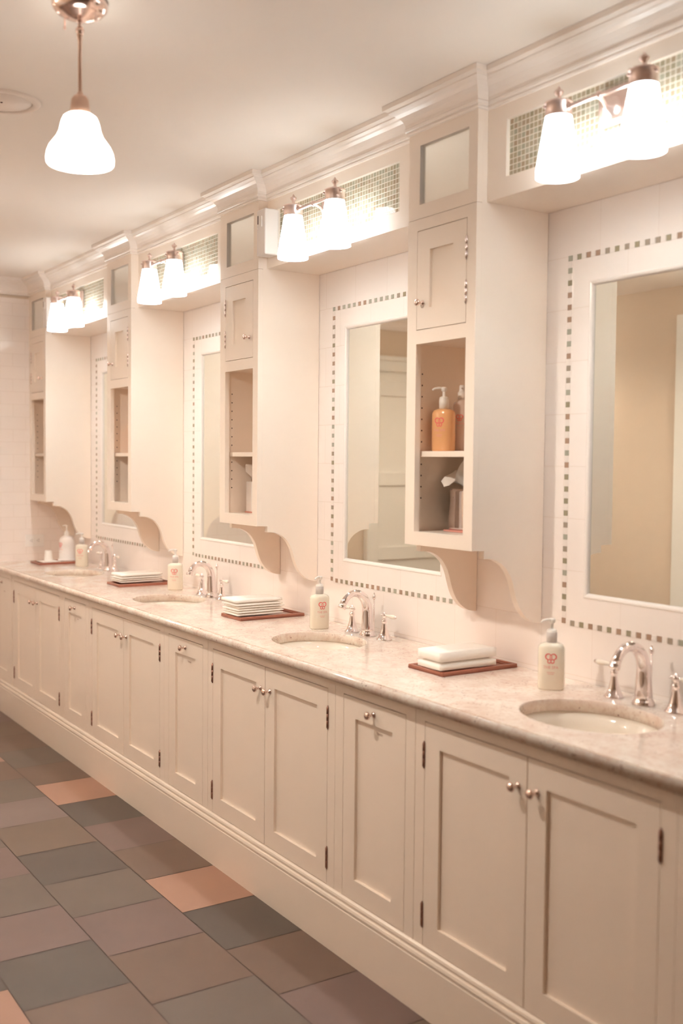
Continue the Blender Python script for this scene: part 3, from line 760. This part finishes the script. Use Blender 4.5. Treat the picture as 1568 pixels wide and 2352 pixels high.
# far tray: flat napkin, cups, large white pump bottle
b = MB(); b.box(-.055, .055, -.055, .055, 0, .003, M['paper'], .001)
top('paper_napkin', b, 'flat white square napkin lying under the cups on the corner tray', 'napkin', (-3.970, -.235, ZCT+.0100), rot=.1)
def cup(label, loc):
    b = MB(); b.lathe([(0, .002), (.019, 0), (.0200, .001), (.0255, .060), (.0265, .061), (.0255, .0625), (.0245, .061), (.0190, .004), (0, .004)], M['paper'], n=28)
    return top('paper_cup', b, label, 'cup', loc, group='upturned white cups')
t = bpy.data.objects  # keep namespace tidy
c0 = MB(); c0.lathe([(0, .062), (.0185, .062), (.0200, .061), (.0205, .058), (.0250, .003), (.0260, .001), (.0255, 0), (.0240, .001), (.0180, .058), (0, .058)], M['paper'], n=28)
top('paper_cup', c0, 'small white upturned cup in front of the big white bottle', 'cup', (-3.985, -.232, ZCT+.0132))
t = thing('pump_bottle', 'big rounded white pump bottle with red emblem on the far corner tray', 'bottle', (-3.965, -.125, ZCT+.0100), (0, 0, 0), None, cam_dir(-3.965, -.125)-1.0)
b = MB(); b.lathe([(0, 0), (.052, 0), (.054, .003), (.054, .011), (.050, .013), (.046, .015), (.046, .105), (.045, .120), (.041, .134), (.034, .145), (.024, .152), (.016, .155), (.014, .156)], M['pearl'], n=40); obj('body', b, t)
o = obj('label_print', label_mb(.046, .046, .070, 1.3, 2), t); o['label'] = 'red emblem and lettering'
b = MB(); b.lathe([(.0165, .153), (.0165, .168), (.012, .178), (.006, .183), (.0045, .186), (.0045, .205), (.009, .212), (.010, .218), (0, .219)], M['plastic'], n=24)
b.tube([(0, 0, .214), (-.014, -.006, .216), (-.026, -.011, .213)], [.005, .0042, .0032], M['plastic'], 10); obj('pump_head', b, t)

# ------------------------------------------------------------------ tissue boxes in the cabinets
def tuft(b, cx, cy, z, s, h, seed, lean):
    """crumpled sheet pulled from the slot"""
    r_ = random.Random(seed); k = b.mi(M['tissue']); n = 22; m_ = 9; V = []
    for j in range(m_+1):
        f = j/m_; row = []
        for i in range(n):
            a = 2*PI*i/n; w = s*(.14+1.05*f**.8)*(1+.28*math.sin(3*a+1.3*seed)+.14*math.sin(7*a+seed))
            zz = z+h*(f*(1+.30*math.sin(2*a+seed))-.38*f*f*(1+math.cos(a-lean)))
            row.append(b.bm.verts.new((cx+w*math.cos(a)*.8+math.cos(lean)*f*s*.5, cy+w*math.sin(a)*.65+math.sin(lean)*f*s*.5, zz)))
        V.append(row)
    for A, B in zip(V, V[1:]):
        for i in range(n):
            f = b.bm.faces.new((A[i], A[(i+1) % n], B[(i+1) % n], B[i])); f.material_index = k; f.smooth = True
def make_tissue(label, loc, kind, group='tissue boxes in the cabinets', sd=1, rot=0, tis=True):
    t = thing('tissue_box', label, 'tissue box', loc, (0, 0, 0), group, rot); s = .060; h = .128
    b = MB()
    if kind == 'chrome':
        m = M['chrome']; k = b.mi(m); N_ = 14; R_ = []
        for j in range(N_+1):
            f = j/N_; z = .004+f*h; row = []
            for q in range(32):
                x, y = oval(s, s, 2*PI*q/32, 5); bul = .006*math.sin(2*PI*f)*(1 if x > 0 else -1)*max(0, math.cos(math.atan2(y, abs(x))))
                row.append(b.bm.verts.new((x+bul, y, z)))
            R_.append(row)
        for A, B in zip(R_, R_[1:]):
            for q in range(32):
                f = b.bm.faces.new((A[q], A[(q+1) % 32], B[(q+1) % 32], B[q])); f.material_index = k; f.smooth = True
        f = b.bm.faces.new(R_[-1]); f.material_index = k; f = b.bm.faces.new(R_[0]); f.material_index = k
    else:
        b.box(-s, s, -s, s, .004, h, M['pearl'], .003)
    obj('cover', b, t)
    b = MB(); b.box(-s-.004, s+.004, -s-.004, s+.004, 0, .005, M['pink_base'], .001); obj('base', b, t)
    b = MB(); b.lathe([(0, 0), (.026, 0)], M['slot'], (0, 0, h+.0042), 24, sy=.55); obj('slot', b, t)
    if tis:
        b = MB(); tuft(b, -.012, -.008, h+.0045, .056, .088, sd, 3.6); o = obj('tissue', b, t); o['label'] = 'crumpled white tissue sticking out'
    return t
make_tissue('shiny metal tissue box with white tissue, lower shelf of the nearest tall cabinet', (-.186, -.118, 1.2825), 'chrome', sd=2)
tb = make_tissue('plain white tissue box with a tall tissue in the second tall cabinet', (X0[1]-.205, -.125, 1.2825), 'white', sd=5)
make_tissue('shiny metal tissue box at the bottom of the third tall cabinet', (X0[2]-.165, -.085, 1.2825), 'chrome', tis=False)
dup(tb, (X0[3]-.195, -.120, 1.2825), 'white tissue box with drooping tissue in the corner cabinet')

# ------------------------------------------------------------------ small boxes on the fascia, outlet
def dispenser(label, loc):
    t = thing('wall_dispenser', label, 'dispenser', loc, (0, 0, 0), 'small white wall boxes beside the lights')
    b = MB(); b.box(.022, .090, -.0600, -.0004, .0, .172, M['pearl'], .006, 3); obj('housing', b, t)
    b = MB(); b.box(.030, .037, -.0607, -.0590, .118, .150, M['slot'], .001); b.sphere((.035, -.0605, .100), .003, M['chrome'], 8)
    b.box(.050, .066, -.0630, -.0590, .105, .145, M['plastic'], .001)
    obj('cover_detail', b, t); return t
ds = dispenser('small white wall box between the second tall cabinet and its right-hand wall light', (X0[1]+.003, -DS, 2.268))
dup(ds, (X0[3]+.003, -DS, 2.262), 'small white wall box behind the farthest wall light')
t = thing('power_outlet', 'white double power outlet mounted sideways on the subway-tiled far wall', 'outlet', (XLT, -.25, .9905))
b = MB(); b.box(0, .005, -.058, .058, -.0375, .0375, M['plastic'], .002); obj('plate', b, t)
for s in (-1, 1):
    b = MB(); b.box(.004, .0075, s*.021-.0145, s*.021+.0145, -.0165, .0165, M['plastic'], .002)
    for zz in (-.006, .006): b.box(.0072, .0080, s*.021-.001, s*.021+.006, zz-.0013, zz+.0013, M['slot'])
    b.sphere((.0072, s*.021-.007, 0), .0024, M['slot'], 8); obj('socket', b, t)

# ------------------------------------------------------------------ pendants, ceiling disc
def make_pendant(label, loc, sm):
    t = thing('pendant_light', label, 'pendant light', loc, (0, 0, 0), 'bell-shaped pendant lights')
    n = M['nickel']; b = MB()
    b.lathe([(0, -.046), (.012, -.045), (.030, -.040), (.045, -.032), (.052, -.030), (.058, -.024), (.064, -.018), (.066, -.010), (.066, -.0005), (0, -.0005)], n, n=40)
    for a in (3.6, .5): b.lathe([(0, -.058), (.0038, -.055), (.0038, -.051), (.002, -.048), (.002, -.030)], n, (.050*math.cos(a), .050*math.sin(a), 0), 10)
    obj('canopy', b, t)
    b = MB(); b.tube([(0, 0, -.044), (0, 0, -.062)], .0055, n, 12); b.sphere((0, 0, -.069), .0105, n)
    b.lathe([(.0045, -.214), (.0045, -.092), (.0068, -.090), (.0062, -.082), (.008, -.080), (.006, -.076)], M['socket'], n=16)
    b.lathe([(.007, -.222), (.007, -.214), (.0048, -.212)], M['socket'], n=16); obj('rod', b, t)
    b = MB(); b.lathe([(.0255, -.268), (.0235, -.262), (.0225, -.245), (.0205, -.230), (.015, -.222), (.006, -.218), (0, -.218)], M['socket'], n=28)
    obj('socket_cover', b, t)
    b = MB(); pr = [(.030, -.266), (.0385, -.272), (.043, -.281), (.046, -.292), (.049, -.306), (.0545, -.319), (.064, -.332), (.072, -.343), (.0775, -.356), (.080, -.370), (.079, -.381), (.0755, -.385)]
    inn = [(r_-.003, z+.001) for r_, z in reversed(pr)]
    b.lathe(pr+inn, sm, n=44); o = obj('shade', b, t); o['label'] = 'glowing white bell-shaped glass shade'
    return t
pl = make_pendant('bell-shaped pendant light hanging from the ceiling at upper left', (-.180, -1.362, ZC), M['shade_p'])
far = make_pendant('added bell-shaped pendant fill light over the aisle opposite the nearest mirror, out of the picture', (-1.15, -2.50, ZC), M['shade_fill'])  # unseen pendant added as fill for the opposite wall and shelf interiors
dup(far, (-3.05, -2.62, ZC), 'added bell-shaped pendant fill light near the panelled door')  # second added fill pendant, kept clear of the mirror reflections
dup(pl, (-2.20, -1.362, ZC), 'bell-shaped pendant light at the far end of the room')
b = MB(); b.lathe([(0, -.004), (.088, -.004), (.0885, -.002), (.0915, -.002), (.092, -.0065), (.108, -.006), (.114, -.003), (.116, -.0003)], M['speaker'], n=56)
b.lathe([(0, -.0065), (.003, -.006), (.004, -.004)], M['slot'], n=10)
top('ceiling_speaker', b, 'round flush disc in the ceiling cut by the left edge of the picture', 'ceiling disc', (-.998, -1.322, ZC))

# ------------------------------------------------------------------ light
def bulb(loc, watts, col, rad=.022):
    l = bpy.data.lights.new('bulb', 'POINT'); l.energy = watts; l.color = col; l.shadow_soft_size = rad
    o = bpy.data.objects.new('bulb', l); C.objects.link(o); o.location = loc; return o
def hang(parent, loc, watts, col, rad=.022):
    o = bulb(loc, watts, col, rad); o.parent = parent
for root in [o for o in C.objects if o.parent is None and o.name.startswith('wall_light')]:
    for sd in (-1, 1): hang(root, (sd*.135, DS-.33, 2.268-2.33), SCW, (.93, .99, 1))
for root in [o for o in C.objects if o.parent is None and o.name.startswith('pendant_light')]:
    hang(root, (0, 0, -.358), PDW*(.2 if root.location.y < -2 else (.8 if root.location.x < -2 else 1)), (1, .90, .77), .03)
w = bpy.data.worlds.new('World'); bpy.context.scene.world = w; w.use_nodes = True
w.node_tree.nodes['Background'].inputs[0].default_value = (1, .8, .6, 1); w.node_tree.nodes['Background'].inputs[1].default_value = .2

# ------------------------------------------------------------------ camera
cam = bpy.data.cameras.new('camera'); co = bpy.data.objects.new('camera', cam); C.objects.link(co)
yaw, pitch, roll, fpx = .9926, -.0470, .0093, 2433.51
yaw, pitch, roll = 0.99262, -0.04701, 0.00932
f = Vector((-math.sin(yaw)*math.cos(pitch), math.cos(yaw)*math.cos(pitch), math.sin(pitch)))
r = Vector((math.cos(yaw), math.sin(yaw), 0)); u = r.cross(f)
r2 = r*math.cos(roll)+u*math.sin(roll); u2 = -r*math.sin(roll)+u*math.cos(roll)
Mx = Matrix((r2, u2, -f)).transposed().to_4x4(); Mx.translation = Vector((2.32432, -2.23926, 1.49299)); co.matrix_world = Mx
cam.sensor_fit = 'VERTICAL'; cam.sensor_height = 36; cam.sensor_width = 24; cam.lens = fpx*36/2352
cam.clip_start = .05; cam.dof.use_dof = True; cam.dof.focus_distance = 3.95; cam.dof.aperture_fstop = 2.2
s = bpy.context.scene; s.camera = co
s.view_settings.view_transform = 'Standard'; s.view_settings.look = 'None'; s.view_settings.gamma = 1; s.view_settings.exposure = .76
try:
    s.cycles.max_bounces = 14; s.cycles.diffuse_bounces = 9; s.cycles.glossy_bounces = 6; s.cycles.transmission_bounces = 8
    s.cycles.sample_clamp_indirect = 8; s.cycles.caustics_reflective = False; s.cycles.caustics_refractive = False
except Exception: pass
